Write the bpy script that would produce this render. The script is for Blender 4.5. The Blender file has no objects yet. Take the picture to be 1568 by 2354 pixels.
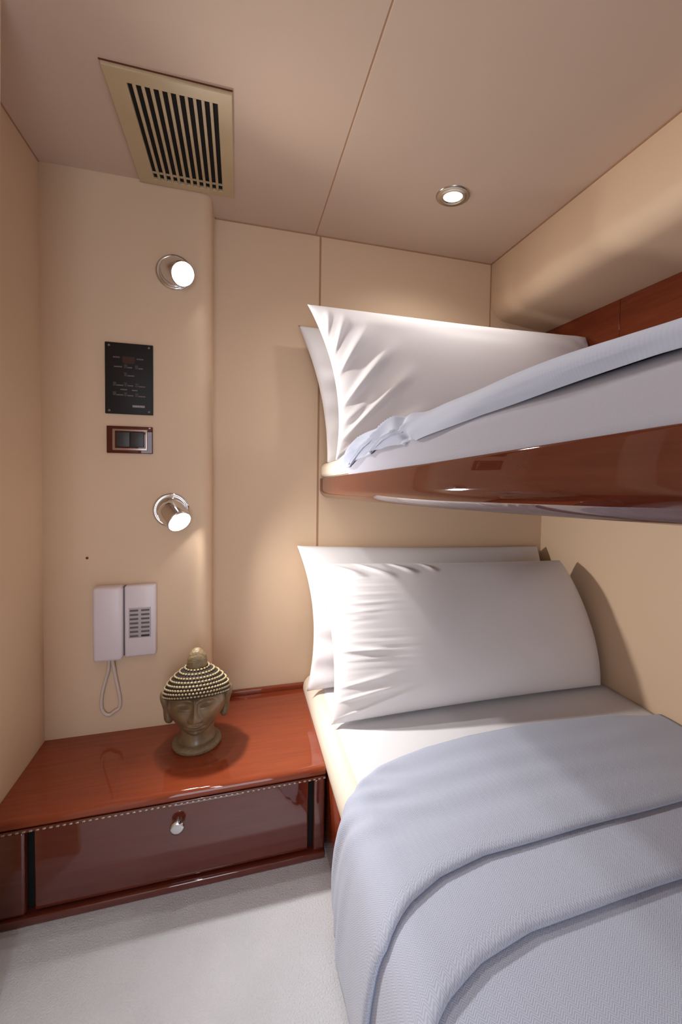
import bpy, bmesh, math, random
from mathutils import Vector, Matrix, noise
PI = math.pi
random.seed(4)
S = bpy.context.scene
COL = S.collection

# ------------------------------------------------------------------ camera
cam = bpy.data.cameras.new('camera')
camo = bpy.data.objects.new('camera', cam); COL.objects.link(camo)
cam.sensor_fit = 'HORIZONTAL'; cam.sensor_width = 36.0
FPX, PX, PY = 1040.0, 860.0, 1123.444
cam.lens = 36.0 * FPX / 1568.0
cam.shift_x = -(PX - 784.0) / 1568.0
cam.shift_y = -(1177.0 - PY) / 1568.0
cam.clip_start = 0.02
R3 = Matrix(((0.95775687, -0.00483823, -0.28753847),
             (-0.28709654, 0.04181664, -0.95698848),
             (0.01665403, 0.99911359, 0.03866113)))
camo.matrix_world = Matrix.Translation((0, 0, 1.055)) @ R3.to_4x4()
S.camera = camo

# ------------------------------------------------------------------ colour management, world
S.view_settings.view_transform = 'Standard'
S.view_settings.look = 'None'
S.view_settings.gamma = 1.0
S.view_settings.exposure = 0.0
S.view_settings.use_curve_mapping = False
w = bpy.data.worlds.new('world'); S.world = w; w.use_nodes = True
w.node_tree.nodes['Background'].inputs[0].default_value = (0.80, 0.88, 1.0, 1)
w.node_tree.nodes['Background'].inputs[1].default_value = 4.6      # fill light, let in through a door opening added behind the camera

LAMP_WHITE = (1.0, 0.96, 0.92)
POWER_UPPER, POWER_LOWER, POWER_CEILING = 22.0, 37.0, 9.5

# ------------------------------------------------------------------ helpers
def lin(c):
    return tuple(((v / 255.0) / 12.92 if v / 255.0 <= 0.04045 else ((v / 255.0 + 0.055) / 1.055) ** 2.4) for v in c) + (1.0,)

def tag(o, label=None, cat=None, group=None, kind=None):
    if label: o['label'] = label
    if cat: o['category'] = cat
    if group: o['group'] = group
    if kind: o['kind'] = kind
    return o

def empty(name, loc, label, cat, group=None):
    o = bpy.data.objects.new(name, None); COL.objects.link(o)
    o.location = loc; o.empty_display_size = 0.05
    return tag(o, label, cat, group)

def mesh(name, verts, faces, mat, parent=None, smooth=True, loc=(0, 0, 0), uvs=None, angle=None):
    me = bpy.data.meshes.new(name)
    me.from_pydata([tuple(v) for v in verts], [], faces)
    if uvs is not None:
        ul = me.uv_layers.new(name='UVMap')
        for p in me.polygons:
            for li in p.loop_indices:
                ul.data[li].uv = uvs[me.loops[li].vertex_index]
    me.validate()
    bm = bmesh.new(); bm.from_mesh(me)
    bmesh.ops.recalc_face_normals(bm, faces=bm.faces)
    bm.to_mesh(me); bm.free()
    return finish(name, me, mat, parent, smooth, loc, angle)

def finish(name, me, mat, parent, smooth=True, loc=(0, 0, 0), angle=None):
    if mat: me.materials.append(mat)
    for p in me.polygons: p.use_smooth = smooth
    if smooth and angle is not None:
        me.set_sharp_from_angle(angle=math.radians(angle))
    o = bpy.data.objects.new(name, me); COL.objects.link(o)
    o.location = loc
    if parent: o.parent = parent
    return o

def frombm(name, bm, mat, parent=None, smooth=True, loc=(0, 0, 0), angle=None):
    bmesh.ops.recalc_face_normals(bm, faces=bm.faces)
    me = bpy.data.meshes.new(name); bm.to_mesh(me); bm.free()
    return finish(name, me, mat, parent, smooth, loc, angle)

def box_bm(a, b, bevel=0.0, seg=3, bm=None, M=None):
    own = bmesh.new()
    bmesh.ops.create_cube(own, size=1.0)
    for v in own.verts:
        v.co = Vector(((a[0] + b[0]) / 2 + v.co.x * (b[0] - a[0]),
                       (a[1] + b[1]) / 2 + v.co.y * (b[1] - a[1]),
                       (a[2] + b[2]) / 2 + v.co.z * (b[2] - a[2])))
    if bevel > 0:
        bmesh.ops.bevel(own, geom=own.edges[:], offset=bevel, segments=seg, affect='EDGES', profile=0.5)
    if M is not None: own.transform(M)
    if bm is None: return own
    tmp = bpy.data.meshes.new('t'); own.to_mesh(tmp); own.free(); bm.from_mesh(tmp); bpy.data.meshes.remove(tmp)
    return bm

def box(name, a, b, mat, parent=None, bevel=0.0, seg=3, smooth=None):
    return frombm(name, box_bm(a, b, bevel, seg), mat, parent, smooth=(bevel > 0), angle=40)

def lathe_bm(profile, n=48, M=None, bm=None):
    """profile: list of (r, z). axis z."""
    vs, fs = [], []
    for (r, z) in profile:
        for i in range(n):
            a = 2 * PI * i / n
            vs.append(Vector((r * math.cos(a), r * math.sin(a), z)))
    for k in range(len(profile) - 1):
        for i in range(n):
            j = (i + 1) % n
            fs.append((k * n + i, k * n + j, (k + 1) * n + j, (k + 1) * n + i))
    if profile[0][0] > 1e-5: fs.append(tuple(range(n))[::-1])
    if profile[-1][0] > 1e-5: fs.append(tuple((len(profile) - 1) * n + i for i in range(n)))
    own = bmesh.new() if bm is None else bm
    bv = [own.verts.new((M @ v) if M is not None else v) for v in vs]
    for f in fs: own.faces.new([bv[i] for i in f])
    if profile[0][0] <= 1e-5 or profile[-1][0] <= 1e-5:
        bmesh.ops.remove_doubles(own, verts=bv, dist=1e-6)
    return own

def tube(name, pts, r, mat, parent=None, n=10, closed=False):
    vs, fs = [], []
    L = len(pts)
    prev = None
    for i, p in enumerate(pts):
        p = Vector(p)
        a = Vector(pts[(i - 1) % L] if (closed or i > 0) else pts[0]); b = Vector(pts[(i + 1) % L] if (closed or i < L - 1) else pts[-1])
        t = (b - a).normalized()
        ref = Vector((0, 1, 0)) if abs(t.y) < 0.9 else Vector((1, 0, 0))
        u = t.cross(ref).normalized(); v = t.cross(u).normalized()
        for k in range(n):
            an = 2 * PI * k / n
            vs.append(p + r * (math.cos(an) * u + math.sin(an) * v))
    for i in range(L if closed else L - 1):
        for k in range(n):
            j = (i + 1) % L
            fs.append((i * n + k, i * n + (k + 1) % n, j * n + (k + 1) % n, j * n + k))
    if not closed:
        fs.append(tuple(range(n))); fs.append(tuple((L - 1) * n + k for k in range(n)))
    return mesh(name, vs, fs, mat, parent)

def extrude_xz(profile, y0, y1, closed=True, ny=1, fz=None):
    """sweep an (x,z) profile along y; fz(y) gives a z offset"""
    vs, fs = [], []
    n = len(profile)
    for j in range(ny + 1):
        y = y0 + (y1 - y0) * j / ny
        dz = fz(y) if fz else 0
        for (x, z) in profile: vs.append((x, y, z + dz))
    for j in range(ny):
        for i in range(n if closed else n - 1):
            k = (i + 1) % n
            fs.append((j * n + i, j * n + k, (j + 1) * n + k, (j + 1) * n + i))
    if closed:
        fs.append(tuple(range(n))); fs.append(tuple(ny * n + i for i in range(n)))
    return vs, fs

def sm(a, b, x):
    t = max(0.0, min(1.0, (x - a) / (b - a)))
    return t * t * (3 - 2 * t)

def interp(tab, x):
    if x <= tab[0][0]: return tab[0][1]
    for (a, b) in zip(tab, tab[1:]):
        if x <= b[0]:
            t = (x - a[0]) / (b[0] - a[0]); return a[1] + (b[1] - a[1]) * t
    return tab[-1][1]

def G_(x, s): return math.exp(-(x / s) ** 2)

def aim(loc, d):
    return Matrix.Translation(loc) @ Vector(d).normalized().to_track_quat('Z', 'Y').to_matrix().to_4x4()

# ------------------------------------------------------------------ materials
def mat(name, col, rough=0.6, metal=0.0, coat=0.0, bump=None, var=None, spec=0.5, sheen=0.0):
    m = bpy.data.materials.new(name); m.use_nodes = True
    nt = m.node_tree; b = nt.nodes['Principled BSDF']
    b.inputs['Base Color'].default_value = lin(col)
    b.inputs['Roughness'].default_value = rough
    b.inputs['Metallic'].default_value = metal
    b.inputs['Coat Weight'].default_value = coat
    b.inputs['Coat Roughness'].default_value = 0.04
    b.inputs['Specular IOR Level'].default_value = spec
    b.inputs['Sheen Weight'].default_value = sheen
    if bump or var:
        tc = nt.nodes.new('ShaderNodeTexCoord')
    if bump:
        sc, st, dist = bump
        nz = nt.nodes.new('ShaderNodeTexNoise'); nz.inputs['Scale'].default_value = sc; nz.inputs['Detail'].default_value = 4
        bp = nt.nodes.new('ShaderNodeBump'); bp.inputs['Strength'].default_value = st; bp.inputs['Distance'].default_value = dist
        nt.links.new(tc.outputs['Object'], nz.inputs['Vector'])
        nt.links.new(nz.outputs['Fac'], bp.inputs['Height']); nt.links.new(bp.outputs['Normal'], b.inputs['Normal'])
    if var:
        sc, c2 = var
        n2 = nt.nodes.new('ShaderNodeTexNoise'); n2.inputs['Scale'].default_value = sc; n2.inputs['Detail'].default_value = 5
        mx = nt.nodes.new('ShaderNodeMix'); mx.data_type = 'RGBA'
        mx.inputs['A'].default_value = lin(col); mx.inputs['B'].default_value = lin(c2)
        nt.links.new(tc.outputs['Object'], n2.inputs['Vector'])
        nt.links.new(n2.outputs['Fac'], mx.inputs['Factor']); nt.links.new(mx.outputs['Result'], b.inputs['Base Color'])
    return m

def wood(name, c1, c2, axis=0, coat=1.0, rough=0.5, scale=7.0, ior=1.5):
    m = bpy.data.materials.new(name); m.use_nodes = True
    nt = m.node_tree; b = nt.nodes['Principled BSDF']
    tc = nt.nodes.new('ShaderNodeTexCoord'); mp = nt.nodes.new('ShaderNodeMapping')
    s = [14.0, 14.0, 14.0]; s[axis] = 0.9
    mp.inputs['Scale'].default_value = s
    n = nt.nodes.new('ShaderNodeTexNoise'); n.inputs['Scale'].default_value = scale; n.inputs['Detail'].default_value = 6; n.inputs['Distortion'].default_value = 0.4
    n2 = nt.nodes.new('ShaderNodeTexNoise'); n2.inputs['Scale'].default_value = 1.3
    r = nt.nodes.new('ShaderNodeValToRGB')
    r.color_ramp.elements[0].position = 0.3; r.color_ramp.elements[0].color = lin(c2)
    r.color_ramp.elements[1].position = 0.72; r.color_ramp.elements[1].color = lin(c1)
    ad = nt.nodes.new('ShaderNodeMath'); ad.operation = 'MULTIPLY_ADD'; ad.inputs[1].default_value = 0.45; 
    nt.links.new(tc.outputs['Object'], mp.inputs['Vector']); nt.links.new(mp.outputs['Vector'], n.inputs['Vector'])
    nt.links.new(tc.outputs['Object'], n2.inputs['Vector'])
    nt.links.new(n.outputs['Fac'], ad.inputs[0])
    ml = nt.nodes.new('ShaderNodeMath'); ml.operation = 'MULTIPLY'; ml.inputs[1].default_value = 0.55
    nt.links.new(n2.outputs['Fac'], ml.inputs[0]); nt.links.new(ml.outputs[0], ad.inputs[2])
    nt.links.new(ad.outputs[0], r.inputs['Fac']); nt.links.new(r.outputs['Color'], b.inputs['Base Color'])
    b.inputs['Roughness'].default_value = rough
    b.inputs['Specular IOR Level'].default_value = 0.0
    b.inputs['Coat Weight'].default_value = coat; b.inputs['Coat Roughness'].default_value = 0.03; b.inputs['Coat IOR'].default_value = ior
    return m

def emis(name, col, strength):
    m = bpy.data.materials.new(name); m.use_nodes = True
    b = m.node_tree.nodes['Principled BSDF']
    b.inputs['Base Color'].default_value = (1, 1, 1, 1)
    b.inputs['Emission Color'].default_value = col + (1,)
    b.inputs['Emission Strength'].default_value = strength
    return m

def herringbone(name, col, col2):
    m = bpy.data.materials.new(name); m.use_nodes = True
    nt = m.node_tree; b = nt.nodes['Principled BSDF']; L = nt.links.new
    uv = nt.nodes.new('ShaderNodeUVMap'); sp = nt.nodes.new('ShaderNodeSeparateXYZ'); L(uv.outputs[0], sp.inputs[0])
    def mth(op, a, bb=None, c=None):
        n = nt.nodes.new('ShaderNodeMath'); n.operation = op
        for i, v in enumerate((a, bb, c)):
            if v is None: continue
            if isinstance(v, (int, float)): n.inputs[i].default_value = v
            else: L(v, n.inputs[i])
        return n.outputs[0]
    pp = mth('PINGPONG', sp.outputs[0], 0.007)
    sl = mth('ADD', sp.outputs[1], pp)
    wv = mth('SINE', mth('MULTIPLY', sl, 2 * PI / 0.0042))
    h = mth('MULTIPLY_ADD', wv, 0.5, 0.5)
    mx = nt.nodes.new('ShaderNodeMix'); mx.data_type = 'RGBA'
    mx.inputs['A'].default_value = lin(col); mx.inputs['B'].default_value = lin(col2)
    L(h, mx.inputs['Factor']); L(mx.outputs['Result'], b.inputs['Base Color'])
    bp = nt.nodes.new('ShaderNodeBump'); bp.inputs['Strength'].default_value = 0.35; bp.inputs['Distance'].default_value = 0.0008
    L(h, bp.inputs['Height']); L(bp.outputs['Normal'], b.inputs['Normal'])
    b.inputs['Roughness'].default_value = 0.9; b.inputs['Sheen Weight'].default_value = 0.25
    b.inputs['Specular IOR Level'].default_value = 0.2
    return m

M_wall = mat('cream_wall_panel', (216, 188, 158), 0.55, bump=(420, 0.12, 0.0006), spec=0.35)
M_ceil = mat('cream_ceiling_panel', (202, 178, 158), 0.7, bump=(300, 0.15, 0.0008), spec=0.2)
M_seam = mat('seam_brown', (168, 128, 98), 0.7)
M_seamd = mat('seam_dark', (100, 45, 22), 0.6)
M_carpet = mat('pale_carpet', (206, 208, 214), 0.95, bump=(260, 0.8, 0.004), var=(9, (190, 192, 198)), spec=0.1, sheen=0.3)
M_cherry = wood('cherry_top', (146, 70, 43), (122, 54, 32), axis=0)
M_drawer = wood('cherry_dark', (104, 44, 32), (88, 36, 26), axis=0, ior=1.95)
M_rail = wood('mahogany_rail', (98, 48, 31), (72, 31, 21), axis=1, ior=1.7)
M_hullwood = wood('hull_panel_wood', (140, 66, 34), (108, 44, 22), axis=1)
M_basewood = wood('bed_base_wood', (160, 70, 36), (120, 48, 26), axis=1)
M_black = mat('gap_black', (8, 5, 5), 0.9)
M_cream = mat('cream_upholstery', (224, 211, 195), 0.6, bump=(200, 0.1, 0.001))
M_sheet = mat('white_cotton', (222, 222, 227), 0.9, bump=(500, 0.12, 0.0006), spec=0.15, sheen=0.1)
M_pillow = mat('white_pillow_cotton', (224, 221, 223), 0.9, bump=(420, 0.12, 0.0006), spec=0.15, sheen=0.1)
M_sheet_shaded = mat('white_sheet_shaded', (160, 160, 172), 0.9, bump=(300, 0.25, 0.0008), spec=0.15)  # same sheet cotton, darkened to carry the shade on the top bunk side
M_blanket = herringbone('blue_grey_herringbone', (187, 194, 213), (165, 173, 195))
M_vent = mat('vent_cream', (188, 166, 130), 0.5)
M_chrome = mat('chrome', (225, 225, 228), 0.08, metal=1.0)
M_nickel = mat('brushed_ring', (190, 182, 170), 0.25, metal=1.0)
M_lensU = emis('lit_lens', (1.0, 0.98, 0.95), 45.0)
M_lensC = emis('lit_lens_ceiling', (1.0, 0.97, 0.90), 10.0)
M_panel = mat('panel_black', (24, 20, 19), 0.5, spec=0.3)
M_mark = mat('panel_print', (120, 108, 106), 0.6)
M_logo = mat('panel_logo', (165, 162, 160), 0.5)
M_led = mat('panel_display', (52, 18, 20), 0.2)
M_button = mat('panel_button', (48, 40, 39), 0.5)
M_swframe = wood('switch_frame', (92, 34, 22), (62, 20, 12), axis=0, rough=0.2)
M_swin = mat('switch_inner', (168, 146, 136), 0.25, metal=0.6)
M_swkey = mat('switch_key', (40, 36, 36), 0.4)
M_phone = mat('phone_plastic', (216, 204, 208), 0.4, coat=0.2)
M_phoned = mat('phone_keypad', (176, 166, 168), 0.45)
M_key = mat('phone_key', (92, 82, 84), 0.5)
M_keyd = mat('phone_key_dark', (30, 24, 24), 0.5)
M_cord = mat('phone_cord', (205, 190, 178), 0.5)
M_stone = mat('aged_stone', (150, 126, 92), 0.36, bump=(90, 0.4, 0.0015), var=(26, (62, 44, 30)), coat=0.25)
M_stone2 = mat('stone_base', (146, 126, 92), 0.5, bump=(110, 0.9, 0.004), var=(40, (92, 74, 50)))
M_curl = mat('pale_curls', (206, 190, 150), 0.6, bump=(120, 0.3, 0.001), var=(60, (150, 132, 98)))
M_groove = mat('curl_groove', (46, 34, 22), 0.8)
M_bead = mat('bead_reflections', (190, 170, 150), 0.3, metal=0.6)  # pale tone stands for the reflections on the beaded moulding

# ------------------------------------------------------------------ room shell
ZC = 1.902
XL, XR = -0.538, 1.25
YB, YL, YF = 1.657, 1.511, -1.15
def struct(o): o['kind'] = 'structure'; return o

struct(box('floor', (XL - 0.3, YF, -0.05), (XR + 0.05, YB + 0.06, 0.0), M_carpet))
# ceiling with two panels and a narrow groove between them
cl = bmesh.new()
box_bm((XL - 0.3, YF, ZC), (0.2615, YB + 0.06, ZC + 0.04), 0.0015, 2, cl)
box_bm((0.2645, YF, ZC), (XR + 0.05, YB + 0.06, ZC + 0.04), 0.0015, 2, cl)
ceil = struct(frombm('ceiling', cl, M_ceil, smooth=False))
cs = box('ceiling_seam', (0.2605, YF, ZC + 0.0012), (0.2655, YB, ZC + 0.004), M_seam, ceil); 
# left wall
wl = struct(box('wall_left', (XL - 0.05, YF, 0), (XL, YB + 0.06, ZC), M_wall))
box('ceiling_joint', (XL, YF, ZC - 0.003), (XL + 0.0025, YL, ZC), M_seam, wl)
# back wall: flush part with grooved seam at x=.28
bw = bmesh.new()
box_bm((-0.12, YB, 0), (0.2785, YB + 0.05, ZC), 0.0015, 2, bw)
box_bm((0.2825, YB, 0), (XR + 0.05, YB + 0.05, ZC), 0.0015, 2, bw)
wb = struct(frombm('wall_back', bw, M_wall, smooth=False))
box('wall_seam', (0.277, YB - 0.0006, 0.25), (0.284, YB + 0.002, ZC), M_seam, wb)
box('ceiling_joint', (-0.08, YB - 0.002, ZC - 0.0045), (0.98, YB, ZC), M_seam, wb)
box('corner_seam', (0.976, YB - 0.002, 1.5), (0.98, YB, ZC), M_seam, wb)
# the stepped-forward section with a rounded vertical corner
pf = [(XL, YB + 0.02), (XL, YL)]
rr = 0.040; cx, cy = -0.083 - rr, YL + rr
for k in range(13):
    a = -PI / 2 + (PI / 2) * k / 12
    pf.append((cx + rr * math.cos(a), cy + rr * math.sin(a)))
pf.append((-0.083, YB + 0.02))
vs = [(x, y, 0.0) for x, y in pf] + [(x, y, ZC) for x, y in pf]
n = len(pf)
fs = [(i, (i + 1) % n, n + (i + 1) % n, n + i) for i in range(n)] + [tuple(range(n)), tuple(range(n, 2 * n))]
ws = struct(mesh('wall_forward', vs, fs, M_wall, smooth=True, angle=40))
ws.name = 'wall_back_left'
# little hole in the panel
frombm('screw_hole', lathe_bm([(0.0, 0.0012), (0.0035, 0.001), (0.004, 0.0)], 16, aim((-0.426, YL, 0.785), (0, -1, 0))), M_seamd, ws)
# right side: soffit with rolled lower edge, then the hull lining
pr = [(1.30, ZC), (0.98, ZC), (0.98, 1.752)]
for k in range(1, 12):
    a = PI + (PI / 2 - 0.09) * k / 11
    pr.append((0.98 + 0.075 + 0.075 * math.cos(a), 1.752 + 0.075 * math.sin(a)))
pr += [(1.15, 1.664), (1.255, 1.652), (1.255, 0.0), (1.30, 0.0)]
vs, fs = extrude_xz(pr, YF, YB + 0.01)
wr = struct(mesh('wall_right', vs, fs, M_wall, smooth=True, angle=50))
box('ceiling_joint', (0.977, YF, ZC - 0.004), (0.98, YB, ZC), M_seam, wr)
tr = struct(bpy.data.objects.new('trim_1', None)); COL.objects.link(tr)
y0 = YF
for y1 in (-0.6, 0.0, 0.63, 1.254, YB):
    box('panel', (1.238, y0 + 0.0016, 1.02), (1.256, y1 - 0.0016, 1.6525), M_hullwood, tr, 0.0015, 2)
    y0 = y1
box('panel_gap', (1.2405, YF, 1.02), (1.256, YB, 1.654), M_seamd, tr)
# wall behind the camera; its opening is added to let the world fill in
fb = bmesh.new()
box_bm((XL - 0.3, YF - 0.05, 0), (-0.42, YF, ZC), 0, 1, fb)
box_bm((0.24, YF - 0.05, 0), (XR + 0.05, YF, ZC), 0, 1, fb)
box_bm((-0.42, YF - 0.05, 1.82), (0.24, YF, ZC), 0, 1, fb)
struct(frombm('wall_front', fb, M_wall, smooth=False))
# narrow jamb panel at the extreme left
vs = [(XL - 0.01, 0.98, 0), (-0.425, 0.98, 0), (-0.425, 1.0, 0), (XL - 0.01, 1.0, 0),
      (XL - 0.01, 0.98, ZC), (-0.4005, 0.98, ZC), (-0.4005, 1.0, ZC), (XL - 0.01, 1.0, ZC)]
JX0, JX1 = -0.442, -0.4095
vs = [(JX0 if abs(v[0] + .425) < 1e-6 else (JX1 if abs(v[0] + .4005) < 1e-6 else v[0]), v[1], v[2]) for v in vs]
struct(mesh('trim_2', vs, [(0, 1, 2, 3), (4, 5, 6, 7), (0, 1, 5, 4), (1, 2, 6, 5), (2, 3, 7, 6), (3, 0, 4, 7)], M_wall, smooth=False))

# ------------------------------------------------------------------ lamps
def add_light(kind, loc, d, power, size, spread=None, blend=0.4, r=0.02, parent=None):
    l = bpy.data.lights.new('beam', kind); l.energy = power; l.color = LAMP_WHITE
    if kind == 'SPOT':
        l.spot_size = math.radians(size); l.spot_blend = blend; l.shadow_soft_size = r
    o = bpy.data.objects.new('beam', l); COL.objects.link(o)
    q = Vector(d).normalized().to_track_quat('-Z', 'Y')
    o.rotation_euler = q.to_euler(); o.location = loc
    return o

def wall_spot(base, d, label, power, size, blend, beamdir):
    base = Vector(base); d = Vector(d).normalized()
    t = empty('wall_spotlight', base, label, 'wall light', 'chrome reading spotlights on the cream wall')
    Mb = aim((0, 0, 0), (0, -1, 0))
    frombm('wall_ring', lathe_bm([(0.0, 0), (0.053, 0), (0.053, 0.004), (0.050, 0.008), (0.046, 0.0085), (0.043, 0.007), (0.041, 0.012), (0.036, 0.018), (0.026, 0.022), (0.0, 0.023)], 56, Mb), M_chrome, t, angle=50)
    c = Vector((0, -0.016, 0))
    # barrel from inside the ring out along d
    Mh = aim(c, d)
    hl = 0.058
    frombm('barrel', lathe_bm([(0.0, -0.012), (0.034, -0.010), (0.0395, 0.0), (0.0405, 0.014), (0.0385, 0.035), (0.0365, hl - 0.006), (0.0355, hl), (0.033, hl + 0.001), (0.0318, hl - 0.003), (0.0, hl - 0.004)], 56, Mh), M_chrome, t, angle=60)
    frombm('lens', lathe_bm([(0.0, hl + 0.002), (0.018, hl + 0.0015), (0.0316, hl - 0.001), (0.0316, hl - 0.003), (0.0, hl - 0.003)], 48, Mh), M_lensU, t)
    lp = base + c + d * (hl + 0.012)
    b = add_light('SPOT', lp - base, beamdir, power, size, blend=blend, r=0.022)
    b.parent = t
    return t

wall_spot((-0.188, YL, 1.645), (0.038, -0.055, -0.03), 'upper chrome wall spotlight above the black control panel', POWER_UPPER, 156, 1.0, (0.5, -0.72, -0.45))
wall_spot((-0.197, YL, 0.925), (0.038, -0.05, -0.04), 'lower chrome wall spotlight above the white intercom phone', POWER_LOWER, 158, 1.0, (0.76, -0.57, -0.33))

def downlight(loc, label, power):
    t = empty('ceiling_downlight', loc, label, 'ceiling light')
    Mb = aim((0, 0, 0), (0, 0, -1))
    frombm('trim_ring', lathe_bm([(0.0275, 0.0005), (0.030, 0.006), (0.034, 0.0075), (0.040, 0.006), (0.043, 0.004), (0.047, 0.0055), (0.051, 0.0035), (0.0525, 0.0), (0.0275, 0.0)], 56, Mb), M_nickel, t, angle=60)
    frombm('lens', lathe_bm([(0.0, 0.009), (0.012, 0.008), (0.022, 0.0055), (0.0285, 0.002), (0.0, 0.001)], 40, Mb), M_lensC, t)
    b = add_light('SPOT', Vector((0, 0, -0.022)), (0, 0, -1), power, 150, blend=0.8, r=0.028)
    b.parent = t
    return t
downlight((0.626, 1.295, ZC), 'round recessed downlight in the cream ceiling panel over the top bunk', POWER_CEILING * 0.85)
downlight((-0.12, 0.25, ZC), 'unseen downlight added as fill light, in the ceiling over the carpet', POWER_CEILING * 0.6)  # added out of view to brighten the floor and near bedding
downlight((-0.12, -0.6, ZC), 'unseen downlight added as fill light, in the ceiling behind the camera', POWER_CEILING * 1.0)  # added out of view as fill from the rear

# ------------------------------------------------------------------ ceiling vent
V = empty('ceiling_vent', (-0.149, 1.3, ZC), 'cream rectangular air vent grille with dark slots in the ceiling', 'air vent')
def vloc(o): o.location = o.location - Vector((-0.149, 1.3, ZC)); return o
vx0, vx1, vy0, vy1 = -0.281, -0.017, 1.101, 1.508
sx0, sx1, sy0, sy1 = -0.238, -0.05, 1.138, 1.481
fb = bmesh.new()
zt = ZC - 0.009
box_bm((vx0, vy0, zt), (sx0, vy1, ZC), 0.002, 2, fb); box_bm((sx1, vy0, zt), (vx1, vy1, ZC), 0.002, 2, fb)
box_bm((sx0 - .004, vy0, zt), (sx1 + .004, sy0, ZC), 0.002, 2, fb); box_bm((sx0 - .004, sy1, zt), (sx1 + .004, vy1, ZC), 0.002, 2, fb)
vloc(frombm('frame', fb, M_vent, V, smooth=False))
vloc(box('dark_backing', (sx0 - 0.002, sy0 - 0.002, ZC - 0.0015), (sx1 + 0.002, sy1 + 0.002, ZC + 0.001), M_black, V))  # flat black plate paints the darkness behind the slots
N = 11; pitch = (sx1 - sx0 + 0.0075) / N
for k in range(1, N):
    x = sx0 + pitch * k - 0.0075
    vloc(box('slat', (x, sy0 - 0.002, zt - 0.0005), (x + 0.0072, sy1 + 0.002, zt + 0.006), M_vent, V, 0.0012, 2))
vloc(box('crossbar', (sx0, sy1 - 0.031, zt + 0.0015), (sx1, sy1 - 0.026, zt + 0.005), M_vent, V))
vloc(box('shadow_gap', (vx0 - 0.002, vy0 - 0.003, ZC - 0.0015), (vx1 + 0.001, vy0, ZC), M_seamd, V))

# ------------------------------------------------------------------ control panel, switch, intercom
P = empty('control_panel', (-0.311, YL, 1.212), 'black flat control panel with small printed buttons on the wall', 'control panel')
def rel(o, t): o.location = o.location - t.location; return o
def rbox(name, a, b, m, t, bevel=0, parent=None):
    o = frombm(name, box_bm(a, b, bevel, 3), m, None, smooth=bevel > 0, angle=40)
    if parent is None: o.parent = t; o.location = -t.location
    else: o.parent = parent
    return o
plate = rbox('faceplate', (-0.375, YL - 0.007, 1.212), (-0.247, YL, 1.420), M_panel, P, 0.0015)
def pm(name, u0, u1, v0, v1, m, d=0.0004):   # u,v fractions on the plate, v from the top
    x0 = -0.375 + 0.128 * u0; x1 = -0.375 + 0.128 * u1
    z0 = 1.420 - 0.208 * v1; z1 = 1.420 - 0.208 * v0
    return rbox(name, (x0, YL - 0.007 - d, z0), (x1, YL - 0.0069, z1), m, P)
pm('display', 0.36, 0.62, 0.19, 0.285, M_led)
# rows of printed words: short strings of tiny strokes
def word(u, v, n, hgt=0.016, m=M_mark, name='print', wd=0.0165):
    bm = bmesh.new()
    for i in range(n):
        x0 = -0.375 + 0.128 * (u + i * wd * 1.45)
        zc = 1.420 - 0.208 * v
        hh = 0.208 * hgt / 2
        box_bm((x0, YL - 0.0074, zc - hh), (x0 + 0.128 * wd, YL - 0.0069, zc + hh), 0, 1, bm)
    o = frombm(name, bm, m, P, smooth=False); o.location = -P.location
word(0.17, 0.205, 6); word(0.66, 0.215, 6)
for (u, v, btn, nn) in [(0.19, 0.325, 0, 7), (0.47, 0.33, 1, 4), (0.70, 0.335, 1, 4), (0.47, 0.445, 1, 6),
                        (0.24, 0.585, 1, 6), (0.47, 0.585, 1, 5), (0.70, 0.59, 1, 6),
                        (0.24, 0.72, 1, 6), (0.47, 0.725, 1, 5), (0.70, 0.73, 1, 6)]:
    word(u, v + 0.012, nn)
    if btn: pm('button', u - 0.075, u - 0.01, v - 0.032, v + 0.022, M_button, 0.0009)
word(0.32, 0.655, 6); word(0.56, 0.66, 5)
word(0.57, 0.885, 9, 0.03, M_logo, 'logo', 0.02)
for (x, z) in [(-0.364, 1.411), (-0.258, 1.411), (-0.364, 1.221), (-0.258, 1.221)]:
    o = frombm('screw', lathe_bm([(0.0, 0.0015), (0.0028, 0.001), (0.0034, 0.0)], 16, aim((x, YL - 0.007, z), (0, -1, 0))), M_mark, P); o.location = -P.location

SW = empty('light_switch', (-0.31, YL, 1.096), 'dark framed double rocker light switch below the black control panel', 'light switch')
rbox('frame', (-0.3715, YL - 0.008, 1.096), (-0.248, YL, 1.176), M_swframe, SW, 0.002)
rbox('inner_frame', (-0.356, YL - 0.0105, 1.1045), (-0.262, YL - 0.006, 1.1675), M_swin, SW, 0.0018)
rbox('bezel', (-0.349, YL - 0.0115, 1.1105), (-0.2665, YL - 0.006, 1.162), M_swframe, SW, 0.0015)
for k in (0, 1):
    x = -0.345 + 0.0378 * k
    rbox('rocker', (x, YL - 0.015, 1.114), (x + 0.0368, YL - 0.006, 1.159), M_swkey, SW, 0.002)

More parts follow.
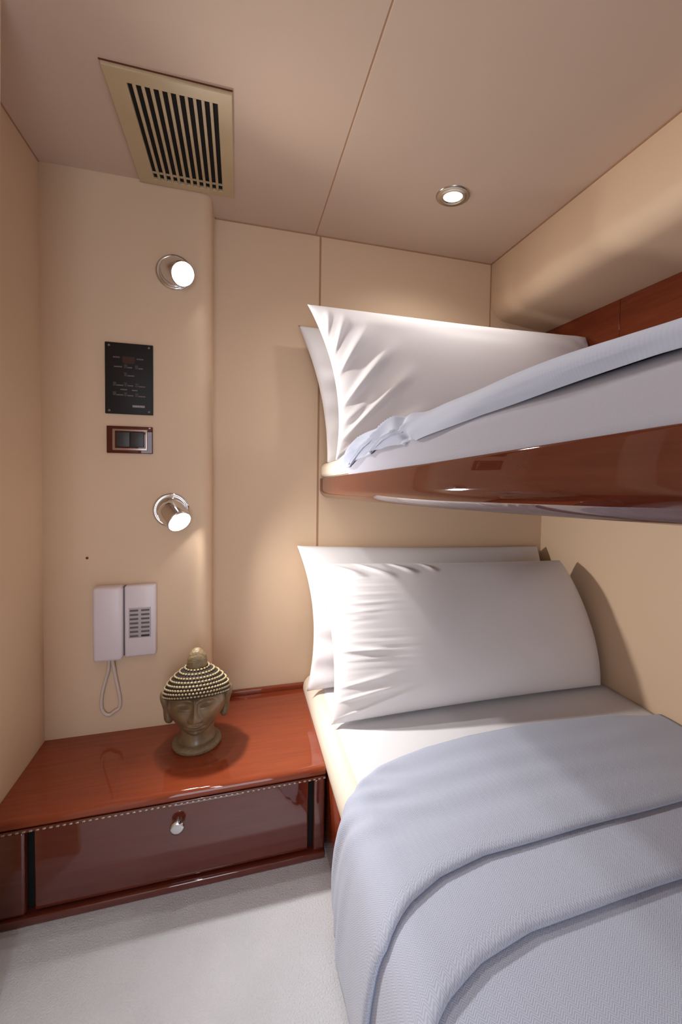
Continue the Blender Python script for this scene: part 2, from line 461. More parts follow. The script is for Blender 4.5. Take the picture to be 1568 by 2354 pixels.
PH = empty('intercom_phone', (-0.32, YL, 0.478), 'white wall mounted intercom phone with keypad and hanging cord', 'phone')
rbox('body', (-0.322, YL - 0.030, 0.488), (-0.2375, YL, 0.702), M_phone, PH, 0.006)
rbox('handset', (-0.402, YL - 0.048, 0.486), (-0.325, YL, 0.704), M_phone, PH, 0.010)
rbox('cradle', (-0.327, YL - 0.024, 0.492), (-0.316, YL, 0.70), M_key, PH, 0.002)
rbox('keypad', (-0.310, YL - 0.0308, 0.545), (-0.250, YL - 0.028, 0.636), M_phoned, PH, 0.0008)
for c in range(2):
    for r in range(7):
        x = -0.307 + c * 0.0305; z = 0.628 - r * 0.0128
        rbox('key', (x, YL - 0.0322, z - 0.0028), (x + 0.0225, YL - 0.030, z + 0.0028), M_keyd if (c == 1 and r == 6) else M_key, PH, 0.0006)
# wrist-strap style cord loop
pts = [(-0.366, YL - 0.02, 0.488), (-0.366, YL - 0.02, 0.47), (-0.369, YL - 0.016, 0.45), (-0.375, YL - 0.012, 0.425), (-0.383, YL - 0.01, 0.395), (-0.389, YL - 0.009, 0.36),
       (-0.388, YL - 0.009, 0.33), (-0.378, YL - 0.009, 0.313), (-0.366, YL - 0.009, 0.310), (-0.355, YL - 0.009, 0.318), (-0.342, YL - 0.009, 0.327), (-0.339, YL - 0.009, 0.35),
       (-0.344, YL - 0.01, 0.385), (-0.35, YL - 0.011, 0.42), (-0.354, YL - 0.013, 0.45), (-0.356, YL - 0.018, 0.47), (-0.357, YL - 0.02, 0.488)]
def catmull(P_, n=6):
    out = []
    for i in range(len(P_) - 1):
        p0 = Vector(P_[max(i - 1, 0)]); p1 = Vector(P_[i]); p2 = Vector(P_[i + 1]); p3 = Vector(P_[min(i + 2, len(P_) - 1)])
        for k in range(n):
            t = k / n
            out.append(0.5 * ((2 * p1) + (-p0 + p2) * t + (2 * p0 - 5 * p1 + 4 * p2 - p3) * t * t + (-p0 + 3 * p1 - 3 * p2 + p3) * t ** 3))
    out.append(Vector(P_[-1])); return out
o = tube('cord', catmull(pts), 0.0048, M_cord, PH); o.location = -PH.location

# ------------------------------------------------------------------ bedside cabinet
CT = 0.252
CF = 1.178
CB = empty('bedside_cabinet', (-0.15, CF, 0), 'low glossy cherry wood cabinet with one wide drawer beside the bed', 'cabinet')
def cbx(name, a, b, m, bevel=0.002, seg=3, parent=None):
    o = frombm(name, box_bm(a, b, bevel, seg), m, None, smooth=True, angle=40); o.parent = CB; o.location = -CB.location
    return o
# top with a bullnose edge
prof = [(CF + 0.5, CT), (CF + 0.02, CT)]
for k in range(1, 13):
    a = PI / 2 + PI * k / 12 * 0.98
    prof.append((CF + 0.012 + 0.012 * math.cos(a) * 1.0, CT - 0.0125 + 0.0125 * math.sin(a)))
prof += [(CF + 0.02, CT - 0.026), (CF + 0.5, CT - 0.026)]
def yz_extrude(prof, x0, x1):
    n = len(prof)
    vs = [(x0, y, z) for y, z in prof] + [(x1, y, z) for y, z in prof]
    fs = [(i, (i + 1) % n, n + (i + 1) % n, n + i) for i in range(n)] + [tuple(range(n)), tuple(range(n, 2 * n))]
    return vs, fs
prof = [(min(y, YL - 0.0005), z) for y, z in prof]
vs, fs = yz_extrude(prof, XL + 0.001, 0.231)
o = mesh('top', vs, fs, M_cherry, CB, smooth=True, angle=50); o.location = -CB.location
cbx('top_return', (-0.082, YL - 0.002, CT - 0.026), (0.231, YB - 0.001, CT - 0.00001), M_cherry, 0)
cbx('back_strip', (-0.081, YB - 0.018, CT), (0.236, YB - 0.001, CT + 0.017), M_cherry, 0.002)
cbx('beading', (XL + 0.001, CF + 0.004, CT - 0.034), (0.231, CF + 0.02, CT - 0.026), M_drawer, 0.001)
bm = bmesh.new()
nb = 58
for k in range(nb):
    x = XL + 0.008 + (0.228 - XL - 0.008) * k / (nb - 1)
    box_bm((x - 0.0036, CF + 0.0012, CT - 0.0325), (x + 0.0036, CF + 0.006, CT - 0.0285), 0.0012, 2, bm)
o = frombm('bead_glints', bm, M_bead, CB, angle=50); o.location = -CB.location  # beads coloured pale to give the glints along the moulding
cbx('carcass', (XL + 0.001, CF + 0.03, 0.0), (0.231, YL - 0.002, CT - 0.026), M_black, 0)
dr = cbx('drawer', (-0.447, CF + 0.010, 0.024), (0.186, CF + 0.03, 0.2165), M_drawer, 0.004, 4)
kn = frombm('knob', lathe_bm([(0.0, 0.0), (0.008, 0.0), (0.007, 0.008), (0.010, 0.012), (0.0165, 0.016), (0.0175, 0.020), (0.0160, 0.0245), (0.011, 0.0262), (0.0, 0.027)], 40, aim((0, 0, 0), (0, -1, 0))), M_chrome, dr, angle=60)
kn.location = (-0.140, CF + 0.010, 0.172)
cbx('stile', (XL + 0.001, CF + 0.006, 0.018), (-0.464, CF + 0.03, 0.218), M_drawer, 0.008, 5)
cbx('stile', (0.200, CF + 0.006, 0.018), (0.231, CF + 0.03, 0.218), M_drawer, 0.006, 5)
cbx('plinth', (XL + 0.001, CF - 0.002, 0.0), (0.231, CF + 0.03, 0.019), M_drawer, 0.003, 3)

# ------------------------------------------------------------------ lower bed
YE = -1.0
LB = empty('lower_bunk', (0.75, 0.4, 0), 'glossy wood base of the lower bunk under the cream mattress', 'bed')
o = frombm('side_board', box_bm((0.238, YE, 0.0), (0.262, YB - 0.001, 0.235), 0.002, 2), M_basewood, LB, angle=40); o.location = -LB.location
o = frombm('bed_base', box_bm((0.262, YE, 0.0), (1.254, YB - 0.001, 0.21), 0.0, 2), M_basewood, LB, smooth=False); o.location = -LB.location

def rounded_rect(x0, x1, z0, z1, r, n=7):
    out = []
    for (cx_, cz_, a0) in ((x1 - r, z1 - r, 0), (x0 + r, z1 - r, PI / 2), (x0 + r, z0 + r, PI), (x1 - r, z0 + r, 1.5 * PI)):
        for k in range(n):
            a = a0 + PI / 2 * k / (n - 1)
            out.append((cx_ + r * math.cos(a), cz_ + r * math.sin(a)))
    return out
def mattress(name, x0, x1, z0, z1, r, m, label, fz=None, y1=YB - 0.004, crown=0.0):
    pr_ = rounded_rect(x0, x1, z0, z1, r)
    vs, fs = extrude_xz(pr_, YE, y1 - r * 0.5, ny=60, fz=fz)
    # rounded back end
    n_ = len(pr_); base = len(vs)
    fs = [f for f in fs if len(f) == 4]
    cxm, czm = (x0 + x1) / 2, (z0 + z1) / 2
    rings = [60 * n_]
    for s_ in (0.4, 0.75, 1.0):
        y = y1 - r * 0.5 + r * 0.5 * math.sin(s_ * PI / 2); ins = r * 0.5 * (1 - math.cos(s_ * PI / 2))
        start = len(vs)
        for (x, z) in pr_:
            xx = cxm + (x - cxm) * (1 - ins / (x1 - cxm)); zz = czm + (z - czm) * (1 - ins / (z1 - czm))
            vs.append((xx, y, zz + (fz(y) if fz else 0)))
        for i in range(n_):
            k = (i + 1) % n_
            fs.append((rings[-1] + i, rings[-1] + k, start + k, start + i))
        rings.append(start)
    fs.append(tuple(rings[-1] + i for i in range(n_))); fs.append(tuple(range(n_)))
    o = mesh(name, vs, fs, m, None, smooth=True, angle=60)
    return tag(o, label, 'mattress')
mattress('mattress', 0.231, 1.252, 0.212, 0.305, 0.044, M_cream, 'cream upholstered mattress of the lower bunk beside the cabinet')
# white sheet over the mattress
vs, fs = [], []
nx, ny = 60, 90
xa, xb, ya, yb_ = 0.276, 1.253, YE + 0.02, YB - 0.03
ring = []
for j in range(ny + 1):
    for i in range(nx + 1):
        x = xa + (xb - xa) * i / nx; y = ya + (yb_ - ya) * j / ny
        z = 0.3085 + 0.0016 * noise.noise(Vector((x * 7, y * 9, 0.3)))
        if i == 0: z = 0.3045
        vs.append((x, y, z))
for j in range(ny):
    for i in range(nx):
        a = j * (nx + 1) + i; fs.append((a, a + 1, a + nx + 2, a + nx + 1))
sh = mesh('bed_sheet', vs, fs, M_sheet)
tag(sh, 'smooth white bed sheet on the lower bunk mattress', 'sheet')
md = sh.modifiers.new('s', 'SOLIDIFY'); md.thickness = 0.003; md.offset = -1

# ------------------------------------------------------------------ pillows
def pillow(name, BL, BR, TL, TR, T, label, group, fold=None, nu=150, nv=90, bow=(0.03, 0.02), sag=0.0, m=None, rb_=0.01):
    BL, BR, TL, TR = map(Vector, (BL, BR, TL, TR))
    ux = ((BR - BL) + (TR - TL)).normalized(); vz = ((TL - BL) + (TR - BR)).normalized()
    nrm = ux.cross(vz).normalized()         # points to -y when ux=+x, vz=+z
    if nrm.y > 0: nrm = -nrm
    def pos(u, v, side):
        a, b = u * 2 - 1, v * 2 - 1
        # edges bow inwards between the corners
        uu = u + (bow[0] if a < 0 else rb_) * (1 - b * b) * abs(a) ** 3
        vv = v + bow[1] * (1 - a * a) * (-1 if b > 0 else 1) * abs(b) ** 3
        vv -= sag * (1 - a * a) * sm(0.5, 1, v)
        p = (BL * (1 - uu) + BR * uu) * (1 - vv) + (TL * (1 - uu) + TR * uu) * vv
        f = max(0.0, (1 - abs(a) ** 2.8)) ** 0.50 * max(0.0, (1 - abs(b) ** 2.6)) ** 0.50
        h = T / 2 * f
        dd = 0.0
        if side > 0 and fold: dd = fold(u, v) * min(1.0, f * 3 + 0.12)
        nn = noise.noise(Vector((u * 3.1, v * 2.2, T * 40 + side))) * 0.010 * f
        p = p + nrm * side * (h + dd + nn)
        p.x = min(p.x, 1.236 if p.z > 0.95 else 1.2515)
        return p
    vs, fs, idx = [], [], {}
    def param(i, n_):                 # denser sampling towards the edges
        t = i / n_
        return 0.55 * t + 0.45 * (0.5 - 0.5 * math.cos(PI * t))
    for side in (1, -1):
        for j in range(nv + 1):
            for i in range(nu + 1):
                edge = i in (0, nu) or j in (0, nv)
                if side == -1 and edge: idx[(side, i, j)] = idx[(1, i, j)]; continue
                idx[(side, i, j)] = len(vs); vs.append(pos(param(i, nu), param(j, nv), side))
    for side in (1, -1):
        for j in range(nv):
            for i in range(nu):
                q = (idx[(side, i, j)], idx[(side, i + 1, j)], idx[(side, i + 1, j + 1)], idx[(side, i, j + 1)])
                fs.append(q if side > 0 else q[::-1])
    o = mesh(name, vs, fs, m or M_pillow)
    return tag(o, label, 'pillow', group)

PLEATS = [(-0.02, 0.30, 0.30, 0.017), (0.10, 0.55, 0.27, 0.020), (0.30, 0.72, 0.23, 0.017), (0.50, 0.86, 0.17, 0.012), (0.20, 0.36, 0.12, 0.008)]
def ridge(u, v, u0, v0, u1, v1, wdt):
    dx, dy = (u1 - u0) * 2.0, v1 - v0
    px_, py_ = (u - u0) * 2.0, v - v0
    L2 = dx * dx + dy * dy
    t = (px_ * dx + py_ * dy) / L2
    dist = (px_ * dy - py_ * dx) / math.sqrt(L2)
    w_ = wdt * (0.35 + 0.9 * max(0.0, min(1.0, t)))
    return math.exp(-(dist / w_) ** 2) * sm(-0.05, 0.25, t) * (1 - sm(0.60, 1.08, t)), dist
def fold_upper(u, v):
    d = 0.0
    for (v0, v1, u1, amp) in PLEATS:
        rg, dist = ridge(u, v, 0.0, v0, u1, v1, 0.036)
        d += amp * rg
    for k, (v0, v1, u1) in enumerate([(0.62, 0.94, 0.10), (0.74, 0.97, 0.05), (0.02, 0.20, 0.16)]):
        d += 0.006 * ridge(u, v, 0.0, v0, u1, v1, 0.02)[0]
    top = 0.004 * math.exp(-((v - 0.86) / 0.05) ** 2) * math.sin(u * 9)
    rt = 0.006 * math.exp(-((u - 0.96) / 0.04) ** 2) * math.sin((v + u) * 30)
    return d + top + rt
def fold_lower(u, v):
    nz1 = noise.noise(Vector((u * 5, v * 6, 7)))
    amp = 0.0016 * math.exp(-((u - 0.12) / 0.10) ** 2) * sm(0.1, 0.2, v) * (1 - sm(0.82, 0.95, v)) * (0.6 + nz1)
    wv = math.sin(v * 2 * PI / 0.050 + 3.0 * nz1 + u * 5) + 0.6 * math.sin(v * 2 * PI / 0.027 + 7 * u + 2 * nz1)
    bl = 0.0
    for (v0, u1, v1, a_) in [(0.02, 0.30, 0.17, 0.006), (0.12, 0.26, 0.20, 0.007), (0.20, 0.22, 0.26, 0.005), (0.42, 0.20, 0.40, 0.005), (0.66, 0.16, 0.62, 0.003)]:
        bl += a_ * ridge(u, v, 0.0, v0, u1, v1, 0.018)[0]
    tp = 0.0
    for (u0, v0, u1, v1, a_) in [(0.02, 1.0, 0.16, 0.88, 0.010), (0.12, 1.0, 0.26, 0.87, 0.008), (0.24, 1.0, 0.34, 0.90, 0.008), (0.36, 1.0, 0.42, 0.91, 0.005)]:
        tp += a_ * ridge(u, v, u0, v0, u1, v1, 0.02)[0]
    return amp * wv + bl + tp
def fold_back(u, v):
    return 0.006 * math.exp(-(u / 0.2) ** 2) * math.sin(v * 34 + 6 * u) * (1 - sm(0.5, 0.9, v)) 

G1 = 'white pillows on the top bunk'; G2 = 'white pillows on the lower bunk'
pillow('pillow', (0.292, 1.535, 1.083), (1.20, 1.535, 1.085), (0.196, 1.600, 1.556), (1.2, 1.60, 1.545), 0.12,
       'white pillow on the top bunk behind the front pillow, against the wall', G1, fold_back, 70, 50, (0.03, 0.02))
pillow('pillow', (0.272, 1.300, 1.086), (1.215, 1.345, 1.09), (0.203, 1.430, 1.570), (1.232, 1.405, 1.565), 0.19,
       'creased white pillow at the front of the top bunk, leaning on the other', G1, fold_upper, 200, 130, (0.045, 0.030), rb_=0.02)
pillow('pillow', (0.222, 1.480, 0.318), (1.20, 1.480, 0.318), (0.202, 1.615, 0.785), (1.205, 1.615, 0.752), 0.12,
       'white pillow on the lower bunk, half hidden behind the plump front pillow', G2, fold_back, 70, 50, (0.04, 0.015))
pillow('pillow', (0.262, 1.262, 0.318), (1.222, 1.262, 0.318), (0.243, 1.455, 0.752), (1.175, 1.435, 0.728), 0.21,
       'plump white pillow at the front of the lower bunk on the white sheet', G2, fold_lower, 200, 130, (0.030, 0.014), rb_=0.036)

# ------------------------------------------------------------------ lower blanket
prof_head = [(0.0, (1.254, 0.320)), (0.2, (1.05, 0.321)), (0.45, (0.72, 0.321)), (0.66, (0.42, 0.321)), (0.74, (0.31, 0.320)), (0.78, (0.262, 0.315)),
             (0.815, (0.232, 0.292)), (0.85, (0.218, 0.245)), (0.90, (0.212, 0.17)), (0.95, (0.211, 0.09)), (1.0, (0.213, 0.022))]
prof_near = prof_head
def profpt(tab, s):
    # smooth interpolation (Catmull-Rom through the table)
    for i in range(len(tab) - 1):
        if s <= tab[i + 1][0] or i == len(tab) - 2:
            t = (s - tab[i][0]) / (tab[i + 1][0] - tab[i][0])
            p1, p2 = Vector(tab[i][1]), Vector(tab[i + 1][1])
            p0 = Vector(tab[max(i - 1, 0)][1]); p3 = Vector(tab[min(i + 2, len(tab) - 1)][1])
            h1 = tab[i + 1][0] - tab[i][0]
            m1 = (p2 - p0) / (tab[i + 1][0] - tab[max(i - 1, 0)][0]) * h1
            m2 = (p3 - p1) / (tab[min(i + 2, len(tab) - 1)][0] - tab[i][0]) * h1
            return (2 * t ** 3 - 3 * t * t + 1) * p1 + (t ** 3 - 2 * t * t + t) * m1 + (-2 * t ** 3 + 3 * t * t) * p2 + (t ** 3 - t * t) * m2
head_y = [(0.0, 1.060), (0.05, 1.065), (0.18, 1.098), (0.38, 1.118), (0.52, 1.110), (0.62, 1.090), (0.70, 1.058), (0.75, 1.024), (0.79, 0.985), (0.83, 0.958), (0.87, 0.972), (0.92, 0.994), (0.96, 0.992), (1.0, 0.975)]
folds = [(0.738, 0.0145), (0.595, 0.0145)]
def foldlines(s, c):
    return c + interp([(0, 0.004), (0.45, 0.004), (0.64, -0.003), (0.71, -0.022), (0.76, -0.05), (0.81, -0.090), (0.86, -0.088), (1.0, -0.06)], s)
NS, NY = 230, 420
vs, fs, uvs = [], [], []
ylist = []
# dense rows near the fold steps
def rows():
    base = []
    y = 1.0
    t = 0.0
    vals = set()
    for k in range(220): vals.add(round(k / 219.0, 5))
    for c, h in folds:
        for k in range(-36, 37):
            vals.add(round((1.09 - c) / 2.04 + k * 0.0006, 5))
    return sorted(vals)
R_ = rows()
for t in R_:
    for i in range(NS + 1):
        s = i / NS
        s = s ** 0.8
        yh = interp(head_y, s)
        # t in 0..1 runs from the head edge to the foot
        y = (1.09 - t * 2.04)
        bend = interp([(0, 0.004), (0.45, 0.004), (0.64, -0.003), (0.71, -0.022), (0.76, -0.05), (0.81, -0.090), (0.86, -0.088), (1.0, -0.06)], s) * sm(0.95, 0.8, y)
        y += bend
        shift = (yh - 1.09) * max(0.0, 1 - t * 9) if t < 0.12 else 0.0
        y += shift
        k = sm(0.72, 0.98, y)
        p = profpt(prof_near, s) * (1 - k) + profpt(prof_head, s) * k
        ds = 0.002
        q1 = profpt(prof_near, min(1, s + ds)) * (1 - k) + profpt(prof_head, min(1, s + ds)) * k
        q0 = profpt(prof_near, max(0, s - ds)) * (1 - k) + profpt(prof_head, max(0, s - ds)) * k
        tg = (q1 - q0).normalized()
        nrm = Vector((tg.y, -tg.x))       # outward (up on top, left on the side)
        if nrm.y < 0 and s < 0.8: nrm = -nrm
        if s >= 0.8 and nrm.x > 0: nrm = -nrm
        off = 0.0; dy = 0.0
        for c, h in folds:
            cc = c + bend
            d = y - cc                     # >0: head side, lies on top with a rolled edge
            if d >= 0:
                hh = h * math.exp(-(max(0.0, d - 0.02) / 0.13) ** 1.5)
                if d < 0.024:
                    a_ = -PI / 2 + PI * min(1.0, d / 0.016)
                    off += hh / 2 * (1 + math.sin(a_))
                    ynew = (cc + 0.010 - 0.015 * math.cos(a_)) if d < 0.016 else (cc + 0.010 + (d - 0.016) / 0.008 * 0.014)
                    dy += ynew - y
                else:
                    off += hh
            elif d > -0.03:
                dy += 0.0
        # soft long creases across the top near the head edge
        cr = 0.0020 * math.sin((y * 1.0 - 0.05 * p.x) * 55 + 5.0 * noise.noise(Vector((s * 3, y * 3, 1)))) * sm(0.76, 0.84, y) * (1 - sm(1.03, 1.1, y))
        cr += 0.0022 * math.sin((y - 0.35 * s) * 120 + 3 * noise.noise(Vector((s * 4, y * 5, 4)))) * sm(0.6, 0.8, s) * sm(0.8, 0.9, y)
        wav = 0.006 * noise.noise(Vector((y * 5.0, s * 2.0, 9))) * sm(0.8, 1.0, s) + 0.004 * math.sin(y * 23 + 0.5) * sm(0.88, 1.0, s)
        off += cr + wav + 0.0025 * noise.noise(Vector((s * 6, y * 4, 3)))
        if t == 0: off -= 0.003
        x = p.x + nrm.x * off; z = p.y + nrm.y * off
        x = min(x, 1.2535)
        z = max(z, 0.012)
        vs.append((x, y + dy, z))
        uvs.append((s * 1.35, y))
W_ = NS + 1
for j in range(len(R_) - 1):
    for i in range(NS):
        a = j * W_ + i; fs.append((a, a + 1, a + W_ + 1, a + W_))
bl = mesh('blanket', vs, fs, M_blanket, uvs=uvs)
md = bl.modifiers.new('s', 'SOLIDIFY'); md.thickness = 0.004; md.offset = -1
tag(bl, 'pale blue-grey herringbone blanket draped over the lower bunk', 'blanket')

# ------------------------------------------------------------------ top bunk
TL_ = lambda y: 0.0 + interp([(-1.2, 0.083), (0.24, 0.066), (0.66, 0.044), (1.657, 0.0)], y)
UB = empty('top_bunk', (0.75, 0.4, 0.96), 'glossy dark wood top bunk with a rounded side rail', 'bed')
rx0, rx1 = 0.288, 0.332
zb, ztp = 0.952, 1.0275
pr_ = []
rb = 0.033
for k in range(12):     # bottom left large radius
    a = PI + PI / 2 * k / 11
    pr_.append((rx0 + rb * 1.25 + rb * 1.25 * math.cos(a), zb + rb + rb * math.sin(a)))
pr_ += [(rx1 + 0.02, zb + 0.0), (rx1 + 0.02, ztp - 0.002)]
for k in range(6):
    a = PI / 2 + PI / 2 * k / 5
    pr_.append((rx0 + 0.006 + 0.006 * math.cos(a), ztp - 0.006 + 0.006 * math.sin(a)))
vs, fs = extrude_xz(pr_, -1.0, YB - 0.001, ny=60, fz=TL_)
o = mesh('side_rail', vs, fs, M_rail, UB, smooth=True, angle=50); o.location = -UB.location
vs, fs = extrude_xz([(rx1 + 0.018, 0.957), (1.24, 0.957), (1.24, 1.015), (rx1 + 0.018, 1.015)], -1.0, YB - 0.001, ny=40, fz=TL_)
o = mesh('bunk_base', vs, fs, M_rail, UB, smooth=False); o.location = -UB.location
mattress('mattress', 0.290, 1.236, 1.027, 1.080, 0.020, M_cream, 'cream upholstered mattress of the top bunk above the dark rail', fz=TL_)
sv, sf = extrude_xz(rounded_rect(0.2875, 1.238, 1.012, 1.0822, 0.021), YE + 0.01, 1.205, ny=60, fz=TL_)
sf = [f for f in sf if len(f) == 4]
so = mesh('bed_sheet', sv, sf, M_sheet_shaded, smooth=True)
tag(so, 'white sheet, shade put into its grey colour, wrapped around the top bunk mattress', 'sheet')

# blanket of the top bunk: lies on the mattress, its rolled edge hangs a little over the side
def top_z(y): return 1.080 + TL_(y)
LIFT = [(-1.0, 0.026), (0.25, 0.029), (0.65, 0.040), (0.95, 0.046), (1.10, 0.040), (1.22, 0.020), (1.30, 0.004)]
HEM = [(-1.0, 1.156), (0.25, 1.141), (0.5, 1.127), (0.7, 1.108), (0.94, 1.101), (1.1, 1.083), (1.22, 1.062), (1.3, 1.058)]
vs, fs, uvs = [], [], []
NY2, NS2 = 300, 120
ys0, ys1 = 1.285, -0.95
for j in range(NY2 + 1):
    tt = j / NY2
    y = ys0 + (ys1 - ys0) * (tt ** 1.35)
    T_ = top_z(y) + interp(LIFT, y); hem = interp(HEM, y)
    drop = T_ - hem
    bunch = sm(0.70, 0.80, y) * (1 - sm(1.12, 1.24, y))
    for i in range(NS2 + 1):
        s = i / NS2
        if s < 0.4:
            x = 1.235 - (1.235 - 0.325) * (s / 0.4); z = T_; nx_, nz_ = 0.0, 1.0; e = 0
        elif s < 0.75:
            a = (s - 0.4) / 0.35 * PI / 2
            x = 0.325 - 0.046 * math.sin(a); z = T_ - drop * 0.6 * (1 - math.cos(a)); nx_, nz_ = -math.sin(a), math.cos(a); e = (s - 0.4) / 0.6
        else:
            q = (s - 0.75) / 0.25
            x = 0.279 + 0.007 * q * q; z = T_ - drop * (0.6 + 0.4 * q); nx_, nz_ = -1.0, 0.0; e = (s - 0.4) / 0.6
        k_ = sm(0.0, 0.25, e)
        ph = e * 1.15 - (y - 0.72) * 2.6 + 0.25 * noise.noise(Vector((y * 7, e * 2, 8)))
        wv = math.sin(ph * 2 * PI)
        pl = bunch * k_ * (0.011 * (1 - abs(wv) ** 0.7 * 1.5) + 0.002)
        pl += 0.0028 * math.sin(y * 15 + e * 4) * k_ + 0.0035 * noise.noise(Vector((y * 7, s * 5, 5)))
        # the roll ends in a rounded nose where the bunched part starts
        pl -= 0.010 * G_(y - 0.735 - 0.10 * (1 - e), 0.022) * k_
        # tail squeezed thin beside the pillow
        yy = y - 0.30 * (1 - sm(0.30, 0.62, s)) * (1 - sm(0.0, 0.4, tt)) + 0.02 * e * (1 - sm(0, 0.1, tt))
        x += nx_ * pl; z += nz_ * pl
        vs.append((x, yy, z)); uvs.append((s * 1.3, y))
W_ = NS2 + 1
for j in range(NY2):
    for i in range(NS2):
        a = j * W_ + i; fs.append((a, a + 1, a + W_ + 1, a + W_))
ub = mesh('blanket', vs, fs, M_blanket, uvs=uvs)
md = ub.modifiers.new('s', 'SOLIDIFY'); md.thickness = 0.007; md.offset = -1
tag(ub, 'pale blue-grey blanket with bunched edge on the top bunk', 'blanket')

# ------------------------------------------------------------------ stone head statue
HX, HY, HZ = -0.112, 1.385, CT
H = empty('buddha_head_statue', (HX, HY, HZ), 'weathered stone buddha head statue standing on the cherry wood cabinet', 'statue')
def G(x, s): return math.exp(-(x / s) ** 2)
nth, nph = 200, 150
vs, fs = [], []
def headpt(th, ph):
    """th 0 = straight ahead (-y); ph -pi/2..pi/2"""
    cz = 0.128
    a, b, c = 0.080, 0.085, 0.098
    if ph < 0: c = 0.092
    dx = math.cos(ph) * math.sin(th); dy = -math.cos(ph) * math.cos(th); dz = math.sin(ph)
    z0 = dz * c
    jaw = 1 - 0.24 * sm(0.0, -0.085, z0)
    x = dx * a * jaw; y = dy * b * (1 - 0.10 * sm(0.0, -0.085, z0)); z = z0
    front = sm(0.25, 0.9, math.cos(th)) * 1.0
    t = th
    lx = x; lz = z + 0.005          # local coordinates on the face
    d = 0.0
    # brows
    bz = 0.030 - 0.010 * ((abs(lx) - 0.028) / 0.026) ** 2
    d += 0.0048 * G(lz - bz, 0.0055) * (G(abs(lx) - 0.030, 0.026))
    # eye sockets and lids
    d -= 0.0105 * G(lz - 0.014, 0.0085) * G(abs(lx) - 0.027, 0.017)
    d += 0.0060 * G(lz - 0.007, 0.0080) * G(abs(lx) - 0.029, 0.014)
    d -= 0.0030 * G(lz - 0.0005, 0.0018) * G(abs(lx) - 0.029, 0.015)
    # nose
    nz_ = sm(0.034, -0.026, lz) * (1 - sm(-0.029, -0.036, lz))
    wd = 0.0062 + 0.0055 * sm(0.0, -0.028, lz)
    d += (0.0065 + 0.0135 * nz_) * G(lx, wd) * sm(0.040, 0.026, lz) * (1 - sm(-0.030, -0.037, lz))
    d += 0.0055 * G(abs(lx) - 0.0125, 0.0050) * G(lz + 0.027, 0.0060)
    # lips
    d += 0.0058 * G(lx, 0.021) * G(lz + 0.0455, 0.0042)
    d += 0.0062 * G(lx, 0.017) * G(lz + 0.0555, 0.0046)
    d -= 0.0048 * G(lx, 0.025) * G(lz + 0.0505, 0.0016)
    d -= 0.0035 * G(lz + 0.0645, 0.0040) * G(lx, 0.020)
    d -= 0.0030 * G(abs(lx) - 0.026, 0.006) * G(lz + 0.049, 0.007)
    # chin, cheeks
    d += 0.0070 * G(lx, 0.018) * G(lz + 0.075, 0.010)
    d += 0.0035 * G(abs(lx) - 0.040, 0.018) * G(lz + 0.024, 0.022)
    d *= front * 1.35
    L_ = math.sqrt(x * x + y * y) + 1e-6
    x += x / L_ * d * 0.55; y += y / L_ * d - 0
    ca, sa = math.cos(0.17), math.sin(0.17)
    return Vector((x, y * ca + z * sa, z * ca - y * sa + cz))
for j in range(nph + 1):
    ph = -PI / 2 + PI * j / nph
    for i in range(nth):
        # finer angular sampling towards the face
        u = -PI + 2 * PI * i / nth
        th = u - 0.45 * math.sin(u)
        vs.append(headpt(th, ph))
for j in range(nph):
    for i in range(nth):
        k = (i + 1) % nth
        fs.append((j * nth + i, j * nth + k, (j + 1) * nth + k, (j + 1) * nth + i))
mesh('face', vs, fs, M_stone, H)
# neck and ring base
frombm('neck', lathe_bm([(0.0, 0.012), (0.055, 0.012), (0.051, 0.025), (0.047, 0.040), (0.047, 0.05), (0.050, 0.07), (0.045, 0.085), (0.0, 0.086)], 56), M_stone, H)
frombm('base_ring', lathe_bm([(0.0, 0.0), (0.064, 0.0), (0.067, 0.004), (0.068, 0.010), (0.066, 0.015), (0.060, 0.018), (0.0, 0.019)], 56), M_stone2, H, angle=60)
# hair cap: wide dome sitting over the skull, with rows of snail curls
def cap(row):   # row 0 (brim) .. 1 (crown) -> radius, z
    r = interp([(0.0, 1.05), (0.12, 1.06), (0.3, 1.01), (0.5, 0.89), (0.7, 0.70), (0.85, 0.52), (1.0, 0.33)], row)
    z = interp([(0.0, 0.180), (0.12, 0.188), (0.3, 0.199), (0.5, 0.210), (0.7, 0.219), (0.85, 0.226), (1.0, 0.232)], row)
    return r * 0.0855, z
def brim(th):   # the hairline is lower at the back and sides
    return -0.062 * (0.5 - 0.5 * math.cos(th)) 
vs, fs = [], []
nr = 40; na = 96
for j in range(nr + 1):
    row = j / nr; r, z = cap(row)
    for i in range(na):
        th = 2 * PI * i / na
        vs.append(Vector((r * math.sin(th), -r * math.cos(th) * 1.03, z + brim(th) * (1 - row) - 0.003)))
for j in range(nr):
    for i in range(na):
        k = (i + 1) % na; fs.append((j * na + i, j * na + k, (j + 1) * na + k, (j + 1) * na + i))
c0 = len(vs); vs.append(Vector((0, 0, 0.233)));
for i in range(na): fs.append((nr * na + i, nr * na + (i + 1) % na, c0))
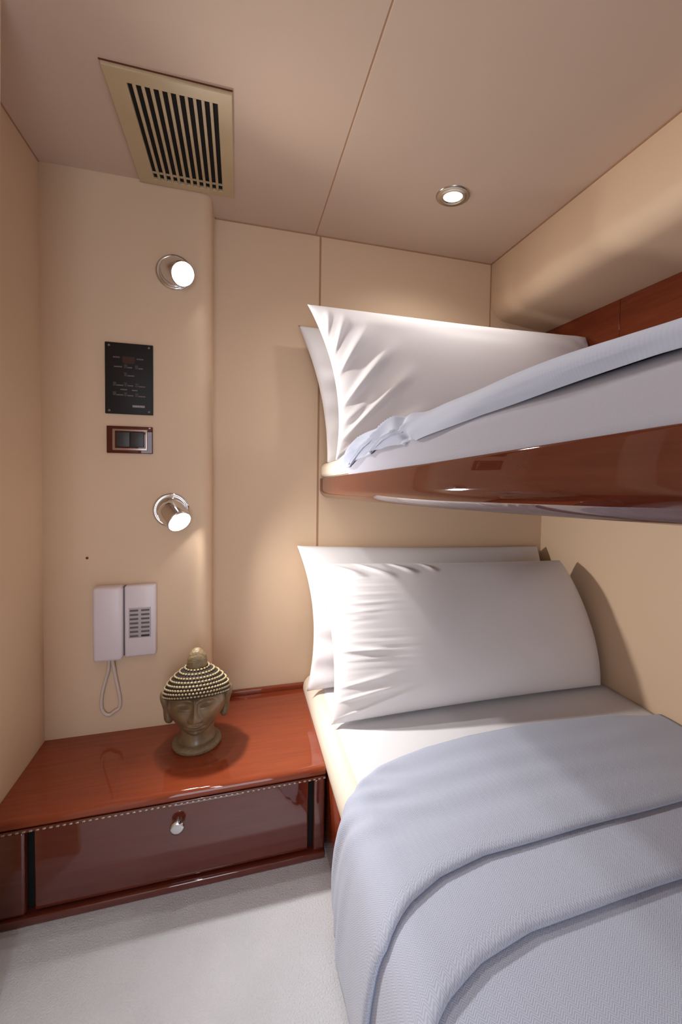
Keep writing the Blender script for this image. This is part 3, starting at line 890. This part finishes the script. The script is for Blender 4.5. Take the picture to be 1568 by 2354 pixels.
# brim underside back to the skull
for i in range(na):
    th = 2 * PI * i / na; vs.append(Vector((0.076 * math.sin(th), -0.078 * math.cos(th), 0.172 + brim(th))))
for i in range(na):
    k = (i + 1) % na; fs.append((i, k, c0 + 1 + k, c0 + 1 + i))
mesh('hair', vs, fs, M_groove, H)
bm = bmesh.new()
rowsn = 8
for q in range(rowsn):
    row = 0.03 + 0.93 * q / (rowsn - 1); r, z = cap(row)
    cnt = int(2 * PI * r / 0.0092)
    for i in range(cnt):
        th = 2 * PI * (i + 0.5 * (q % 2)) / cnt
        p = Vector((r * math.sin(th), -r * math.cos(th) * 1.03, z + brim(th) * (1 - row)))
        out = Vector((math.sin(th), -math.cos(th), 0.55 + 1.2 * row)).normalized()
        M_ = aim(p, out) @ Matrix.Diagonal((0.0042, 0.0031, 0.0032, 1))
        bmesh.ops.create_icosphere(bm, subdivisions=1, radius=1.0, matrix=M_)
frombm('hair_curls', bm, M_curl, H)
# topknot
bm = lathe_bm([(0.0, 0.218), (0.024, 0.219), (0.0265, 0.228), (0.0285, 0.238), (0.0275, 0.250), (0.0235, 0.263), (0.0165, 0.274), (0.008, 0.281), (0.0, 0.283)], 40)
bmesh.ops.subdivide_edges(bm, edges=bm.edges[:], cuts=1)
for v in bm.verts:
    n_ = noise.noise(v.co * 130) * 0.0016 + noise.noise(v.co * 60 + Vector((3, 1, 2))) * 0.002
    v.co.x *= 1 + n_ * 30; v.co.y *= 1 + n_ * 30
frombm('topknot', bm, M_stone2, H)
# long-lobed ears
for sx in (-1, 1):
    vs, fs = [], []
    ctrl = [(0.164, 0.008, 0.008), (0.160, 0.017, 0.012), (0.150, 0.022, 0.015), (0.136, 0.021, 0.0145), (0.121, 0.017, 0.013), (0.106, 0.014, 0.012), (0.093, 0.0145, 0.012), (0.083, 0.0145, 0.012), (0.075, 0.011, 0.009), (0.071, 0.004, 0.004)]
    m_ = 20
    cc = catmull([(a, b, c) for a, b, c in ctrl], 5)
    for (z, ry, rx_) in cc:
        xo = 0.0795 + 0.007 * sm(0.10, 0.155, z) - 0.006 * sm(0.11, 0.062, z)
        for k in range(m_):
            a = 2 * PI * k / m_
            dent = 1 - 0.35 * max(0.0, math.cos(a)) ** 4 * G(z - 0.128, 0.022)
            vs.append(Vector((sx * (xo + rx_ * math.cos(a) * dent), 0.002 + ry * math.sin(a), z)))
    for j in range(len(cc) - 1):
        for k in range(m_):
            fs.append((j * m_ + k, j * m_ + (k + 1) % m_, (j + 1) * m_ + (k + 1) % m_, (j + 1) * m_ + k))
    fs.append(tuple(range(m_))); fs.append(tuple((len(cc) - 1) * m_ + k for k in range(m_)))
    mesh('ear', vs, fs, M_stone, H)
H.rotation_euler = (0, 0, 0.02)
